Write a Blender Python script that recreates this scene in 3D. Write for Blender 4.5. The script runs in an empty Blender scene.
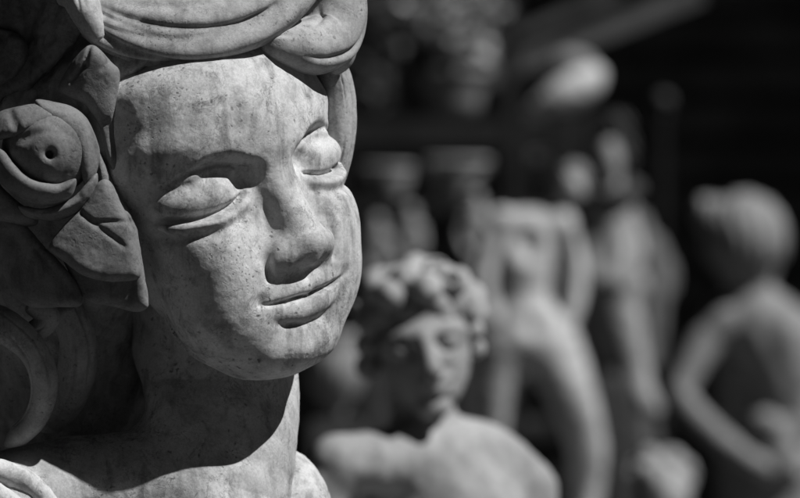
import bpy, math, random
import numpy as np

# ------------------------------------------------------------------ units and camera
FPX, K, D0 = 4444.4, 0.0006, 4444.4        # focal length in photo pixels, metres per pixel at the bust, camera distance (pixels)
CAM_Z = 1.5
HEAD_SUB = 2
SC = bpy.context.scene
COL = SC.collection

def vp(px, py, d=0.0):
    """photo pixel at depth d (pixels towards the camera from the bust plane) -> bust space (right, up, towards)."""
    f = 1 - d / D0
    return np.array([(px - 400) * f, (249 - py) * f, d])

def to_world(P):
    P = np.asarray(P, float)
    return np.stack([P[..., 0] * K, -P[..., 2] * K, P[..., 1] * K + CAM_Z], -1)

def wp(px, py, y):
    """photo pixel at world depth y metres behind the bust plane -> world point."""
    k = (D0 * K + y) / FPX
    return np.array([(px - 400) * k, y, CAM_Z + (249 - py) * k])

def kpx(y):
    return (D0 * K + y) / FPX

# ------------------------------------------------------------------ implicit sculpting tools
def smin(a, b, k):
    h = np.clip(.5 + .5 * (b - a) / k, 0, 1)
    return b * (1 - h) + a * h - k * h * (1 - h)

def smax(a, b, k):
    return -smin(-a, -b, k)

def ell(P, c, r, R=None):
    q = P - np.asarray(c, float)
    if R is not None:
        q = q @ R
    r = np.asarray(r, float)
    k0 = np.sqrt(((q / r) ** 2).sum(1)) + 1e-9
    k1 = np.sqrt(((q / (r * r)) ** 2).sum(1)) + 1e-9
    return np.where(k0 < 1e-3, -r.min(), k0 * (k0 - 1) / k1)

def spline(pts, n):
    """Catmull-Rom through rows of pts, n samples."""
    pts = np.asarray(pts, float)
    Q = np.vstack([2 * pts[0] - pts[1], pts, 2 * pts[-1] - pts[-2]])
    m = len(pts) - 1
    out = []
    for t in np.linspace(0, m, n):
        i = min(int(t), m - 1)
        u = t - i
        a, b, c, d = Q[i], Q[i + 1], Q[i + 2], Q[i + 3]
        out.append(.5 * (2 * b + (c - a) * u + (2 * a - 5 * b + 4 * c - d) * u * u + (3 * b - a - 3 * c + d) * u ** 3))
    return np.array(out)

def chain(P, pts, n=0, flat=None):
    """union of round cones along a polyline of (x, y, z, r); far points get a cheap bound."""
    pts = np.asarray(pts, float)
    if n:
        pts = spline(pts, n)
    c = (pts[:, :3].max(0) + pts[:, :3].min(0)) / 2
    rad = np.linalg.norm(pts[:, :3] - c, axis=1).max() + pts[:, 3].max()
    far = np.linalg.norm(P - c, axis=1) - rad
    out = far + 2.0
    near = far < rad * .5 + 20
    Q = P[near]
    if len(Q):
        best = None
        for a, b in zip(pts[:-1], pts[1:]):
            ba = b[:3] - a[:3]
            pa = Q - a[:3]
            h = np.clip(pa @ ba / max(ba @ ba, 1e-9), 0, 1)
            d = np.sqrt(((pa - h[:, None] * ba) ** 2).sum(1)) - (a[3] + (b[3] - a[3]) * h)
            best = d if best is None else np.minimum(best, d)
        out[near] = best
    return out

def hash3(i, j, k, seed):
    n = (i * 73856093) ^ (j * 19349663) ^ (k * 83492791) ^ (seed * 2654435)
    n = (n ^ (n >> 13)) * 1274126177
    n = n & 0x7fffffff
    n = (n ^ (n >> 16)) & 0xffff
    return n / 65535.0

def noise(P, f, seed=1):
    q = P * f
    i = np.floor(q).astype(np.int64)
    u = q - i
    u = u * u * (3 - 2 * u)
    r = 0
    for dx in (0, 1):
        for dy in (0, 1):
            for dz in (0, 1):
                w = (u[:, 0] if dx else 1 - u[:, 0]) * (u[:, 1] if dy else 1 - u[:, 1]) * (u[:, 2] if dz else 1 - u[:, 2])
                r = r + w * hash3(i[:, 0] + dx, i[:, 1] + dy, i[:, 2] + dz, seed)
    return r * 2 - 1

def fbm(P, f, o=3, seed=1):
    return sum(noise(P, f * 2 ** k, seed + k) * .5 ** k for k in range(o))

def surface_nets(F, lo, v):
    nx, ny, nz = F.shape
    ins = F < 0
    cs = np.zeros((nx - 1, ny - 1, nz - 1, 3), np.float32)
    cn = np.zeros((nx - 1, ny - 1, nz - 1), np.float32)
    def sl(o, ax):
        return tuple(slice(o[a], o[a] + F.shape[a] - 1) for a in range(3))
    for ax in range(3):
        o1, o2 = [a for a in range(3) if a != ax]
        for b1 in (0, 1):
            for b2 in (0, 1):
                a = [0, 0, 0]; a[o1] = b1; a[o2] = b2
                b = list(a); b[ax] = 1
                fa, fb = F[sl(a, ax)], F[sl(b, ax)]
                m = (fa < 0) != (fb < 0)
                t = np.where(m, fa / np.where(m, fa - fb, 1), 0)
                pt = np.zeros(cs.shape, np.float32)
                pt[..., o1] = b1; pt[..., o2] = b2; pt[..., ax] = t
                cs += pt * m[..., None]
                cn += m
    act = cn > 0
    idx = np.full(act.shape, -1, np.int64)
    idx[act] = np.arange(act.sum())
    cell = np.argwhere(act)
    V = (cell + cs[act] / cn[act][:, None]) * v + lo
    faces = []
    for ax in range(3):
        o1, o2 = [(1, 2), (2, 0), (0, 1)][ax]
        s0 = [slice(1, -1)] * 3; s0[ax] = slice(0, -1)
        s1 = [slice(1, -1)] * 3; s1[ax] = slice(1, None)
        A, B = ins[tuple(s0)], ins[tuple(s1)]
        for sgn in (0, 1):
            e = np.argwhere((A & ~B) if sgn == 0 else (~A & B))
            if not len(e):
                continue
            e = e.copy()
            off = np.ones(3, int); off[ax] = 0
            e += off
            def c(a, b):
                q = e.copy(); q[:, o1] -= a; q[:, o2] -= b
                return idx[q[:, 0], q[:, 1], q[:, 2]]
            q = np.stack([c(1, 1), c(0, 1), c(0, 0), c(1, 0)], 1)
            faces.append(q if sgn == 0 else q[:, ::-1])
    return V.astype(np.float64), np.concatenate(faces)

def subdivide(V, Q):
    E = np.concatenate([Q[:, [0, 1]], Q[:, [1, 2]], Q[:, [2, 3]], Q[:, [3, 0]]])
    E.sort(axis=1)
    key = E[:, 0] * (len(V) + 1) + E[:, 1]
    _, first, inv = np.unique(key, return_index=True, return_inverse=True)
    em = (V[E[first, 0]] + V[E[first, 1]]) / 2
    fc = V[Q].mean(1)
    n, m = len(V), len(Q)
    ei = inv.reshape(4, m).T + n
    ci = np.arange(m) + n + len(em)
    NQ = np.concatenate([np.stack([Q[:, k], ei[:, k], ci, ei[:, (k - 1) % 4]], 1) for k in range(4)])
    return np.vstack([V, em, fc]), NQ

def project(f, V, it=3, eps=.35, lim=2.5):
    for _ in range(it):
        d = f(V)
        g = np.stack([f(V + np.eye(3)[a] * eps) - d for a in range(3)], 1) / eps
        n2 = (g ** 2).sum(1) + 1e-4
        V = V - (np.clip(d / np.sqrt(n2), -lim, lim) / np.sqrt(n2))[:, None] * g
    return V

def relax(V, Q, it=1):
    for _ in range(it):
        s = np.zeros_like(V); c = np.zeros(len(V))
        for k in range(4):
            a, b = Q[:, k], Q[:, (k + 1) % 4]
            for ax in range(3):
                s[:, ax] += np.bincount(a, V[b, ax], len(V)) + np.bincount(b, V[a, ax], len(V))
            c += np.bincount(a, None, len(V)) + np.bincount(b, None, len(V))
        V = .5 * V + .5 * s / c[:, None]
    return V

def sculpt(f, lo, hi, v, sub=1, it=2, detail=None):
    lo, hi = np.array(lo, float), np.array(hi, float)
    ax = [np.arange(lo[a], hi[a] + v, v) for a in range(3)]
    G = np.stack(np.meshgrid(*ax, indexing='ij'), -1).reshape(-1, 3)
    F = np.empty(len(G), np.float32)
    for s in range(0, len(G), 400000):
        F[s:s + 400000] = f(G[s:s + 400000])
    F = F.reshape([len(a) for a in ax])
    for a in range(3):                                  # close the surface at the box
        i0 = [slice(None)] * 3; i0[a] = 0; F[tuple(i0)] = v
        i0[a] = -1; F[tuple(i0)] = v
    V, Q = surface_nets(F, lo, v)
    V = relax(V, Q, 1)
    def g(P):                                           # the closed box
        q = np.maximum(lo + v * .5 - P, P - (hi - v * .5)).max(1)
        return np.maximum(f(P), q)
    V = project(g, V, it, lim=v * .6)
    for _ in range(sub):
        V, Q = subdivide(V, Q)
        V = project(g, V, it, lim=v * .4)
    if detail is not None:
        e = .5
        d = f(V)
        N = np.stack([f(V + np.eye(3)[a] * e) - d for a in range(3)], 1)
        N /= np.linalg.norm(N, axis=1)[:, None] + 1e-9
        V = V + N * detail(V)[:, None]
    return V, Q

def mesh_obj(name, V, Q, mat, parent=None, smooth=True):
    me = bpy.data.meshes.new(name)
    V = np.ascontiguousarray(V, np.float32)
    Q = np.ascontiguousarray(Q, np.int32)
    me.vertices.add(len(V)); me.vertices.foreach_set('co', V.ravel())
    n, w = Q.shape
    me.loops.add(n * w); me.loops.foreach_set('vertex_index', Q.ravel())
    me.polygons.add(n)
    me.polygons.foreach_set('loop_start', np.arange(0, n * w, w, dtype=np.int32))
    me.polygons.foreach_set('loop_total', np.full(n, w, np.int32))
    me.polygons.foreach_set('use_smooth', np.full(n, smooth))
    me.update(calc_edges=True); me.validate()
    me.materials.append(mat)
    o = bpy.data.objects.new(name, me)
    COL.objects.link(o)
    if parent is not None:
        attach(o, parent)
    return o

def attach(o, parent):
    o.parent = parent
    if parent.type == 'EMPTY':
        m = parent.location
        o.matrix_parent_inverse = __import__('mathutils').Matrix.Translation(-m)

def thing(name, label, cat, loc, group=None):
    o = bpy.data.objects.new(name, None)
    o.empty_display_size = .05
    o.location = [float(v) for v in loc]
    COL.objects.link(o)
    tag(o, label, cat, group)
    return o

def tag(o, label=None, cat=None, group=None, kind=None):
    if label: o['label'] = label
    if cat: o['category'] = cat
    if group: o['group'] = group
    if kind: o['kind'] = kind
    return o

# ------------------------------------------------------------------ materials (all neutral greys)
def new_mat(name):
    m = bpy.data.materials.new(name); m.use_nodes = True
    nt = m.node_tree
    return m, nt, nt.nodes['Principled BSDF']

def grey(v):
    return (v, v, v, 1)

def node(nt, t, **kw):
    n = nt.nodes.new(t)
    for k, v in kw.items():
        if k in n.inputs.keys():
            n.inputs[k].default_value = v
        else:
            setattr(n, k, v)
    return n

def ramp(nt, src, stops, out=None):
    r = nt.nodes.new('ShaderNodeValToRGB')
    el = r.color_ramp.elements
    while len(el) < len(stops): el.new(.5)
    for e, (p, v) in zip(el, stops):
        e.position = p; e.color = grey(v)
    nt.links.new(src, r.inputs[0])
    return r.outputs[0]

def mixm(nt, mode, a, b, fac=1.0):
    n = nt.nodes.new('ShaderNodeMix'); n.data_type = 'RGBA'; n.blend_type = mode
    for s, v in ((n.inputs[0], fac), (n.inputs[6], a), (n.inputs[7], b)):
        if isinstance(v, (int, float)): s.default_value = v if s.type == 'VALUE' else grey(v)
        elif isinstance(v, tuple): s.default_value = v
        else: nt.links.new(v, s)
    return n.outputs[2]

def stone(name, base, rough=.8, scale=1.0, stain=.5, pits=.6, bump=1.0, streak=.5, grain=1.0):
    """weathered cast stone: mottled wash, dirt patches, dark pits of two sizes, scratches, crusted patches, sandy grain."""
    m, nt, b = new_mat(name)
    tc = nt.nodes.new('ShaderNodeTexCoord')
    mp = nt.nodes.new('ShaderNodeMapping'); mp.inputs['Scale'].default_value = (scale,) * 3
    nt.links.new(tc.outputs['Object'], mp.inputs[0])
    V = mp.outputs[0]
    def nz(s, det=6, ro=.6, dist=0.0, off=0.0, sz=1.0):
        n = node(nt, 'ShaderNodeTexNoise', Scale=s, Detail=det, Roughness=ro, Distortion=dist)
        src = V
        if off or sz != 1.0:
            q = nt.nodes.new('ShaderNodeMapping'); q.inputs['Location'].default_value = (off, off * .7, -off)
            q.inputs['Scale'].default_value = (1, 1, sz)
            nt.links.new(V, q.inputs[0]); src = q.outputs[0]
        nt.links.new(src, n.inputs['Vector']); return n.outputs[0]
    def madd(a, k, c):
        h = nt.nodes.new('ShaderNodeMath'); h.operation = 'MULTIPLY_ADD'; h.inputs[1].default_value = k
        nt.links.new(a, h.inputs[0]); nt.links.new(c, h.inputs[2]); return h.outputs[0]
    big = ramp(nt, nz(20, 5, .62), [(.32, .72), (.66, 1.1)])
    mid = ramp(nt, nz(80, 9, .72, .3), [(.34, 1 - .35 * stain), (.50, 1.0), (.72, 1.05)])
    dirt = ramp(nt, nz(48, 14, .84, .6, 3.1), [(.33, 1 - 1.0 * stain), (.40, 1 - .4 * stain), (.45, 1.0)])
    runs = ramp(nt, nz(75, 7, .65, .5, 1.7, .22), [(.34, 1 - .55 * stain), (.48, 1.0)])
    fine = ramp(nt, nz(800, 5, .75), [(.28, 1 - .28 * grain), (.72, 1 + .18 * grain)])
    c = mixm(nt, 'MULTIPLY', big, mid)
    c = mixm(nt, 'MULTIPLY', c, dirt)
    c = mixm(nt, 'MULTIPLY', c, runs)
    c = mixm(nt, 'MULTIPLY', c, fine)
    wn = node(nt, 'ShaderNodeTexNoise', Scale=240.0, Detail=4)
    nt.links.new(V, wn.inputs['Vector'])
    ws = nt.nodes.new('ShaderNodeVectorMath'); ws.operation = 'SCALE'; ws.inputs['Scale'].default_value = .006
    wv = nt.nodes.new('ShaderNodeVectorMath'); wv.operation = 'ADD'
    nt.links.new(wn.outputs['Color'], ws.inputs[0]); nt.links.new(V, wv.inputs[0]); nt.links.new(ws.outputs[0], wv.inputs[1])
    def dots(sc, r, lo, few_at, off):
        vo = node(nt, 'ShaderNodeTexVoronoi', Scale=sc, Randomness=1.0)
        nt.links.new(wv.outputs[0], vo.inputs['Vector'])
        dot = ramp(nt, vo.outputs['Distance'], [(r * .45, 1.0), (r, 0.0)])
        area = ramp(nt, nz(34, 5, .7, 0, off), [(lo, 0.0), (lo + .1, 1.0)])
        few = ramp(nt, vo.outputs['Color'], [(few_at, 0.0), (few_at + .06, 1.0)])
        return mixm(nt, 'MULTIPLY', mixm(nt, 'MULTIPLY', dot, area), few)
    p1 = dots(420.0, .36, .52, .40, 5.0)
    p2 = dots(190.0, .26, .46, .5, 9.0)
    pit = mixm(nt, 'LIGHTEN', p1, p2)
    c = mixm(nt, 'MULTIPLY', c, ramp(nt, pit, [(0.0, 1.0), (1.0, 1 - .8 * pits)]))
    # hairline cracks and scratches
    wob = node(nt, 'ShaderNodeTexNoise', Scale=85.0, Detail=9, Roughness=.66, Distortion=1.0)
    nt.links.new(V, wob.inputs['Vector'])
    ln = ramp(nt, wob.outputs[0], [(.484, 1.0), (.498, 1 - .75 * streak), (.502, 1 - .75 * streak), (.516, 1.0)])
    lm = ramp(nt, nz(30, 3, .5, 0, 2.0), [(.47, 0.0), (.58, 1.0)])
    ln2 = mixm(nt, 'MIX', 1.0, ln, lm)
    c = mixm(nt, 'MULTIPLY', c, ln2)
    c = mixm(nt, 'MULTIPLY', c, grey(base))
    nt.links.new(c, b.inputs['Base Color'])
    b.inputs['Roughness'].default_value = rough
    b.inputs['Specular IOR Level'].default_value = .35
    # relief: soft lumps, grain, crust in patches, pits and scratches
    h = madd(nz(85, 6, .6), .2, nz(420, 8, .72))
    crust = mixm(nt, 'MULTIPLY', nz(170, 9, .7, 1.5, 4.0), ramp(nt, nz(26, 4, .6, 0, 6.0), [(.5, 0.0), (.62, 1.0)]))
    h = madd(crust, 2.4, h)
    h = madd(pit, -1.1, h)
    h = madd(ln2, .5, h)
    h = madd(dirt, .5, h)
    bp = node(nt, 'ShaderNodeBump', Strength=.24 * bump, Distance=.0016)
    nt.links.new(h, bp.inputs['Height'])
    nt.links.new(bp.outputs[0], b.inputs['Normal'])
    return m

def plain(name, v, rough=.8, var=.35, s=12.0, bump=.2):
    m, nt, b = new_mat(name)
    tc = nt.nodes.new('ShaderNodeTexCoord')
    n = node(nt, 'ShaderNodeTexNoise', Scale=s, Detail=6, Roughness=.65)
    nt.links.new(tc.outputs['Object'], n.inputs['Vector'])
    c = ramp(nt, n.outputs[0], [(.3, v * (1 - var)), (.7, v * (1 + var))])
    nt.links.new(c, b.inputs['Base Color'])
    b.inputs['Roughness'].default_value = rough
    b.inputs['Specular IOR Level'].default_value = .25
    bp = node(nt, 'ShaderNodeBump', Strength=bump, Distance=.01)
    nt.links.new(n.outputs[0], bp.inputs['Height']); nt.links.new(bp.outputs[0], b.inputs['Normal'])
    return m

M_STONE = stone('weathered_stone', .61, stain=.8, grain=.9, pits=.75, streak=.7)
#@MATS

# ------------------------------------------------------------------ the bust: head frame
TH, PH, RO = math.radians(40), math.radians(5), math.radians(16)
def rot_head():
    c, s = math.cos(TH), math.sin(TH)
    Ry = np.array([[c, 0, s], [0, 1, 0], [-s, 0, c]])
    c, s = math.cos(PH), math.sin(PH)
    Rx = np.array([[1, 0, 0], [0, c, -s], [0, s, c]])
    c, s = math.cos(RO), math.sin(RO)
    Rz = np.array([[c, -s, 0], [s, c, 0], [0, 0, 1]])
    return Rz @ Rx @ Ry
RH = rot_head()
SH = 1 - 100 / D0
OH = np.array([(210.8 - 400) * SH, (249 - 191.7) * SH, 0.0])

def to_local(P):
    return ((P - OH) @ RH) / SH
def from_local(p):
    return OH + SH * (np.asarray(p, float) @ RH.T)

def tab(y, ys, vs):
    """smooth interpolation of a table over y (monotone cubic)."""
    ys = np.asarray(ys, float); vs = np.asarray(vs, float)
    h = np.diff(ys); dl = np.diff(vs) / h
    m = np.zeros(len(ys))
    m[0], m[-1] = dl[0], dl[-1]
    for i in range(1, len(ys) - 1):
        m[i] = 0 if dl[i - 1] * dl[i] <= 0 else 2 * dl[i - 1] * dl[i] / (dl[i - 1] + dl[i])
    y = np.clip(y, ys[0], ys[-1])
    i = np.clip(np.searchsorted(ys, y, side='right') - 1, 0, len(ys) - 2)
    t = (y - ys[i]) / h[i]
    return ((2 * t ** 3 - 3 * t ** 2 + 1) * vs[i] + (t ** 3 - 2 * t ** 2 + t) * h[i] * m[i]
            + (-2 * t ** 3 + 3 * t ** 2) * vs[i + 1] + (t ** 3 - t ** 2) * h[i] * m[i + 1])

FY = [-194, -189, -181, -168, -146, -118, -100, -85, -45, 0, 40, 80, 115, 145]
FZ = [60, 77, 91, 99, 100, 104, 109, 109, 101, 102, 115, 119, 113, 98]
FW = [34, 48, 58, 69, 85, 97, 103, 108, 119, 129, 132, 131, 127, 120]
FC = [46, 46, 42, 34, 20, 8, 4, 0, -6, -8, -8, -8, -8, -8]
FB = [20, 14, 6, -6, -18, -30, -45, -60, -100, -110, -110, -110, -110, -110]

_a = math.radians(20)
ROT_LID = np.array([[math.cos(_a), 0, math.sin(_a)], [0, 1, 0], [-math.sin(_a), 0, math.cos(_a)]])

def head_sdf(P):
    p = to_local(P)
    sh = np.clip(-70 - p[:, 1], 0, 200)
    p[:, 0] += sh * .10                                  # the carver's slight asymmetry of the lower face
    x = np.abs(p[:, 0]); y = p[:, 1]; z = p[:, 2]
    q = np.stack([x, y, z], 1)
    # lofted face mass
    yc = np.clip(y, FY[0], FY[-1])
    zf, w, zc, zb = (tab(yc, FY, t) for t in (FZ, FW, FC, FB))
    front = z > zc
    rz = np.where(front, zf - zc, zc - zb)
    n = np.where(front, tab(yc, [-194, -118, -45, 20, 60, 145], [2.5, 2.55, 2.5, 2.3, 2.4, 2.4]), 2.2)
    rho = (np.abs(x / w) ** n + np.abs((z - zc) / rz) ** n) ** (1 / n)
    d = (rho - 1) * np.minimum(w, rz) * .92
    d = smax(d, FY[0] + 2 - y, 16)
    d = smax(d, y - 140, 20)
    # skull
    d = smin(d, ell(q, (0, 62, -28), (134, 128, 150)), 20)
    # cheeks
    d = smin(d, ell(q, (68, -56, 54), (46, 46, 48)), 30)
    d = smin(d, ell(q, (62, -108, 48), (46, 46, 44)), 28)
    # chin
    d = smin(d, ell(q, (0, -168, 64), (37, 24, 38)), 20)
    # brow ridge
    d = smin(d, chain(q, [(0, 33, 96, 17), (30, 46, 93, 17), (70, 59, 87, 16), (108, 64, 58, 15), (126, 50, 30, 12)], 14), 14)
    # eye socket, running into the corner beside the bridge
    d = smax(d, -ell(q, (88, 24, 122.5), (54, 24, 33)), 4)
    d = smax(d, -ell(q, (41, 10, 124), (25, 21, 33)), 6)
    # nose
    nose = chain(q, [(0, 44, 96, 18), (0, 18, 96, 19), (0, -20, 105, 20), (0, -48, 114, 20.5), (0, -64, 119, 22)], 14)
    d = smin(d, nose, 11)
    d = smin(d, ell(q, (9, -52, 92), (18, 28, 24)), 12)
    d = smax(d, -chain(q, [(34, -8, 109, 4), (41, -40, 112, 5), (47, -68, 112, 4)], 8), 12)
    ala = ell(q, (24, -73, 105), (17, 16, 21))
    d = smin(d, ala, 18)
    d = smin(d, ell(q, (0, -82, 108), (10, 11, 18)), 10)
    # crease behind the wing of the nose, philtrum
    d = smax(d, -chain(q, [(42, -60, 114, 2), (47, -74, 109, 3), (44, -90, 107, 2)], 8), 9)
    d = smax(d, -chain(q, [(0, -96, 116, 3.5), (0, -106, 120, 3.5)], 0), 10)
    # eyeball, upper eyelid hanging over it, lower lid
    d = smin(d, ell(q, (76, 2, 45), (40, 23, 36)), 4)
    ym = np.interp(x, [33, 39, 53, 78, 98, 116, 124], [2, 0, -4, -6.5, -6, -4, -2])
    lid = smax(smin(ell(q, (62, 8, 64), (28, 25, 34)), ell(q, (86, 7, 52.5), (37, 25, 36), ROT_LID), 22), ym - y, 2.5)
    d = smin(d, lid, 3.5)
    low = chain(q, [(36, -3, 91, 3), (53, -13, 94, 4.5), (78, -20.5, 92, 6.5), (100, -20, 78, 6.5), (122, -10, 56, 3.5)], 14)
    d = smin(d, low, 7)
    d = smax(d, -chain(q, [(38, -1, 101, 1.5), (54, -7.5, 104, 3.2), (78, -11.5, 100, 5), (100, -11, 87, 5), (120, -6, 66, 2)], 18), 2)
    yg = np.interp(x, [36, 46, 54, 66, 78, 90, 100, 112, 122], [-1, -4.2, -7, -10.2, -11.6, -12, -11, -8.4, -5])
    win = np.clip((z - 40) / 15, 0, 1) * np.clip((x - 36) / 8, 0, 1) * np.clip((124 - x) / 10, 0, 1)
    d = d + win * (5.0 * np.exp(-((y - yg) / 3.0) ** 2) - 1.4 * np.exp(-((y - yg + 9.5) / 3.8) ** 2) + 1.8 * np.exp(-((y - yg + 19) / 4.0) ** 2))
    yc2 = np.interp(x, [40, 50, 62, 80, 98, 112, 122], [24, 31, 35, 36, 33, 27, 20])
    d = d + win * 2.6 * np.exp(-((y - yc2) / 3.4) ** 2)
    # hollow below the lower lid
    d = smax(d, -chain(q, [(48, -22, 109, 3), (78, -30, 108, 4.5), (110, -26, 84, 4.5)], 12), 8)
    # mouth
    up = chain(q, [(0, -110.5, 103.5, 8.5), (12, -108, 103, 9.5), (30, -109.5, 97, 8.5), (50, -112.5, 84, 5)], 14)
    lo = chain(q, [(0, -130, 98.5, 12.5), (18, -129.5, 97, 12.5), (36, -124, 91, 10), (54, -115, 82, 4)], 14)
    d = smin(d, up, 8)
    d = smin(d, lo, 8)
    yl = np.interp(x, [0, 8, 16, 30, 45, 56, 66], [-119.8, -118.4, -118, -117.5, -115.9, -114, -111.5])
    fr = np.clip((z - 55) / 15, 0, 1)
    d = d + fr * (5.0 * np.clip((62 - x) / 24, 0, 1) * np.exp(-((y - yl) / 2.5) ** 2) + 2.4 * np.exp(-((x - 58) / 7) ** 2 - ((y + 110) / 7) ** 2))
    d = d + fr * 2.3 * np.clip((46 - x) / 24, 0, 1) * np.exp(-((y + 146 - .006 * x * x) / 3.8) ** 2)
    return d * SH

def chainv(P, pts, n=0):
    q = [list(vp(a[0], a[1], a[2])) + [a[3]] for a in pts]
    return chain(P, q, n)

def bust_sdf(P):
    d = head_sdf(P)
    neck = chainv(P, [(205, 270, -76, 82), (218, 360, -76, 80), (222, 405, -70, 79), (214, 450, -46, 83), (199, 510, -34, 92), (182, 590, -34, 114)], 12)
    d = smin(d, neck, 14)
    # tendon of the neck, hollow of the throat
    d = smin(d, chainv(P, [(150, 350, -50, 14), (164, 390, -14, 17), (180, 432, 16, 19), (216, 510, 40, 18)], 10), 24)
    # shoulders and chest
    d = smin(d, ell(P, vp(140, 690, -10), (240, 160, 150)), 40)
    d = smin(d, chainv(P, [(205, 494, -26, 60), (160, 484, 0, 57), (110, 490, 8, 56), (60, 492, 18, 54), (-80, 540, 60, 66)], 8), 22)
    d = smin(d, chainv(P, [(200, 520, -90, 60), (270, 560, -140, 60), (330, 640, -170, 60)], 8), 30)
    return d

def bust_detail(V):
    return fbm(V, 1 / 30., 3, 3) * .25 + fbm(V, 1 / 7., 3, 11) * .14

# ------------------------------------------------------------------ carved locks, leaves, rose
def lock_mesh(pts, seed, n=150, m=110, flat=.85, strands=9, depth=.17, twist=.6, roll=0.0, tip=.5):
    """a carved lock of hair: swept elliptical body with strand grooves running along it. pts rows: view-space x, y, z, radius."""
    rng = random.Random(seed)
    C = spline(pts, n)
    T = np.gradient(C[:, :3], axis=0); T /= np.linalg.norm(T, axis=1)[:, None]
    N = np.zeros_like(T)
    v = np.array([0, 0, 1.0]); v = v - T[0] * (v @ T[0]); N[0] = v / np.linalg.norm(v)
    for i in range(1, n):
        v = N[i - 1] - T[i] * (N[i - 1] @ T[i]); N[i] = v / np.linalg.norm(v)
    B = np.cross(T, N)
    t = np.linspace(0, 1, n)[:, None]
    ph = np.linspace(0, 2 * np.pi, m, endpoint=False)[None, :]
    g = np.zeros((n, m))
    for k in range(strands):
        p0 = 2 * np.pi * (k + rng.uniform(-.3, .3)) / strands
        path = p0 + twist * t + .36 * np.sin(t * rng.uniform(2, 5) + rng.uniform(0, 6)) 
        wd = rng.uniform(.055, .13)
        a0 = rng.uniform(-.35, .55); a1 = a0 + rng.uniform(.45, .8)
        fade = np.clip((t - a0) / .18, 0, 1) * np.clip((a1 - t) / .18, 0, 1)
        dd = (ph - path + np.pi) % (2 * np.pi) - np.pi
        g -= depth * rng.uniform(.55, 1.15) * fade * np.exp(-np.abs(dd / wd) ** 1.4)
        g += depth * .35 * fade * np.exp(-((dd - 3.0 * wd) / (2.2 * wd)) ** 2)
    cap = np.sqrt(np.clip(1 - (1 - np.clip(t / .07, 0, 1)) ** 2, 0, 1)) * np.clip(((1 - t) / .1), 0, 1) ** tip
    r = C[:, 3][:, None] * np.maximum(cap, .02) * (1 + g)
    ca, sa = np.cos(ph + roll), np.sin(ph + roll)
    cr, sr = math.cos(roll), math.sin(roll)
    A, D = np.cos(ph) * r, np.sin(ph) * r * flat
    P = C[:, None, :3] + N[:, None, :] * (A * cr - D * sr)[..., None] + B[:, None, :] * (A * sr + D * cr)[..., None]
    V = P.reshape(-1, 3)
    V = V + (fbm(V, 1 / 18., 3, seed) * .7)[:, None] * np.array([.4, .4, .8])
    i, j = np.meshgrid(np.arange(n - 1), np.arange(m), indexing='ij')
    Q = np.stack([i * m + j, i * m + (j + 1) % m, (i + 1) * m + (j + 1) % m, (i + 1) * m + j], -1).reshape(-1, 4)
    c0, c1 = len(V), len(V) + 1
    V = np.vstack([V, C[0, :3], C[-1, :3]])
    jj = np.arange(m)
    Q = np.vstack([Q, np.stack([np.full(m, c0), (jj + 1) % m, jj, jj], 1)[:, [0, 1, 2, 2]] * 0 + np.stack([np.full(m, c0), (jj + 1) % m, jj, jj], 1)])
    return V, Q[:-m], m, c0, c1

def lock(name, pts, seed, mat, parent, **kw):
    pv = [list(vp(a[0], a[1], a[2])) + [a[3]] for a in pts]
    V, Q, m, c0, c1 = lock_mesh(pv, seed, **kw)
    return mesh_obj(name, to_world(V), Q, mat, parent)

def poly_sdf(X, Y, poly):
    """signed distance to a 2-D polygon (negative inside)."""
    p = np.stack([X, Y], 1)
    d = np.full(len(p), 1e9); s = np.ones(len(p))
    n = len(poly)
    for i in range(n):
        a, b = poly[i], poly[i - 1]
        e = b - a; w = p - a
        h = np.clip(w @ e / (e @ e), 0, 1)
        d = np.minimum(d, ((w - h[:, None] * e) ** 2).sum(1))
        c1, c2, c3 = p[:, 1] >= a[1], p[:, 1] < b[1], e[0] * w[:, 1] > e[1] * w[:, 0]
        s = np.where((c1 & c2 & c3) | (~c1 & ~c2 & ~c3), -s, s)
    return s * np.sqrt(d)

def smooth_poly(pts, n=8):
    pts = [np.array(p, float) for p in pts]
    N = len(pts); out = []
    for i in range(N):
        a, b, c, d = pts[i - 1], pts[i], pts[(i + 1) % N], pts[(i + 2) % N]
        for u in np.linspace(0, 1, n, endpoint=False):
            out.append(.5 * (2 * b + (c - a) * u + (2 * a - 5 * b + 4 * c - d) * u * u + (3 * b - a - 3 * c + d) * u ** 3))
    return np.array(out)

def seg_dist(X, Y, a, b):
    p = np.stack([X, Y], 1); a = np.array(a, float); e = np.array(b, float) - a
    h = np.clip((p - a) @ e / (e @ e), 0, 1)
    return np.sqrt(((p - a - h[:, None] * e) ** 2).sum(1)), h

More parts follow.
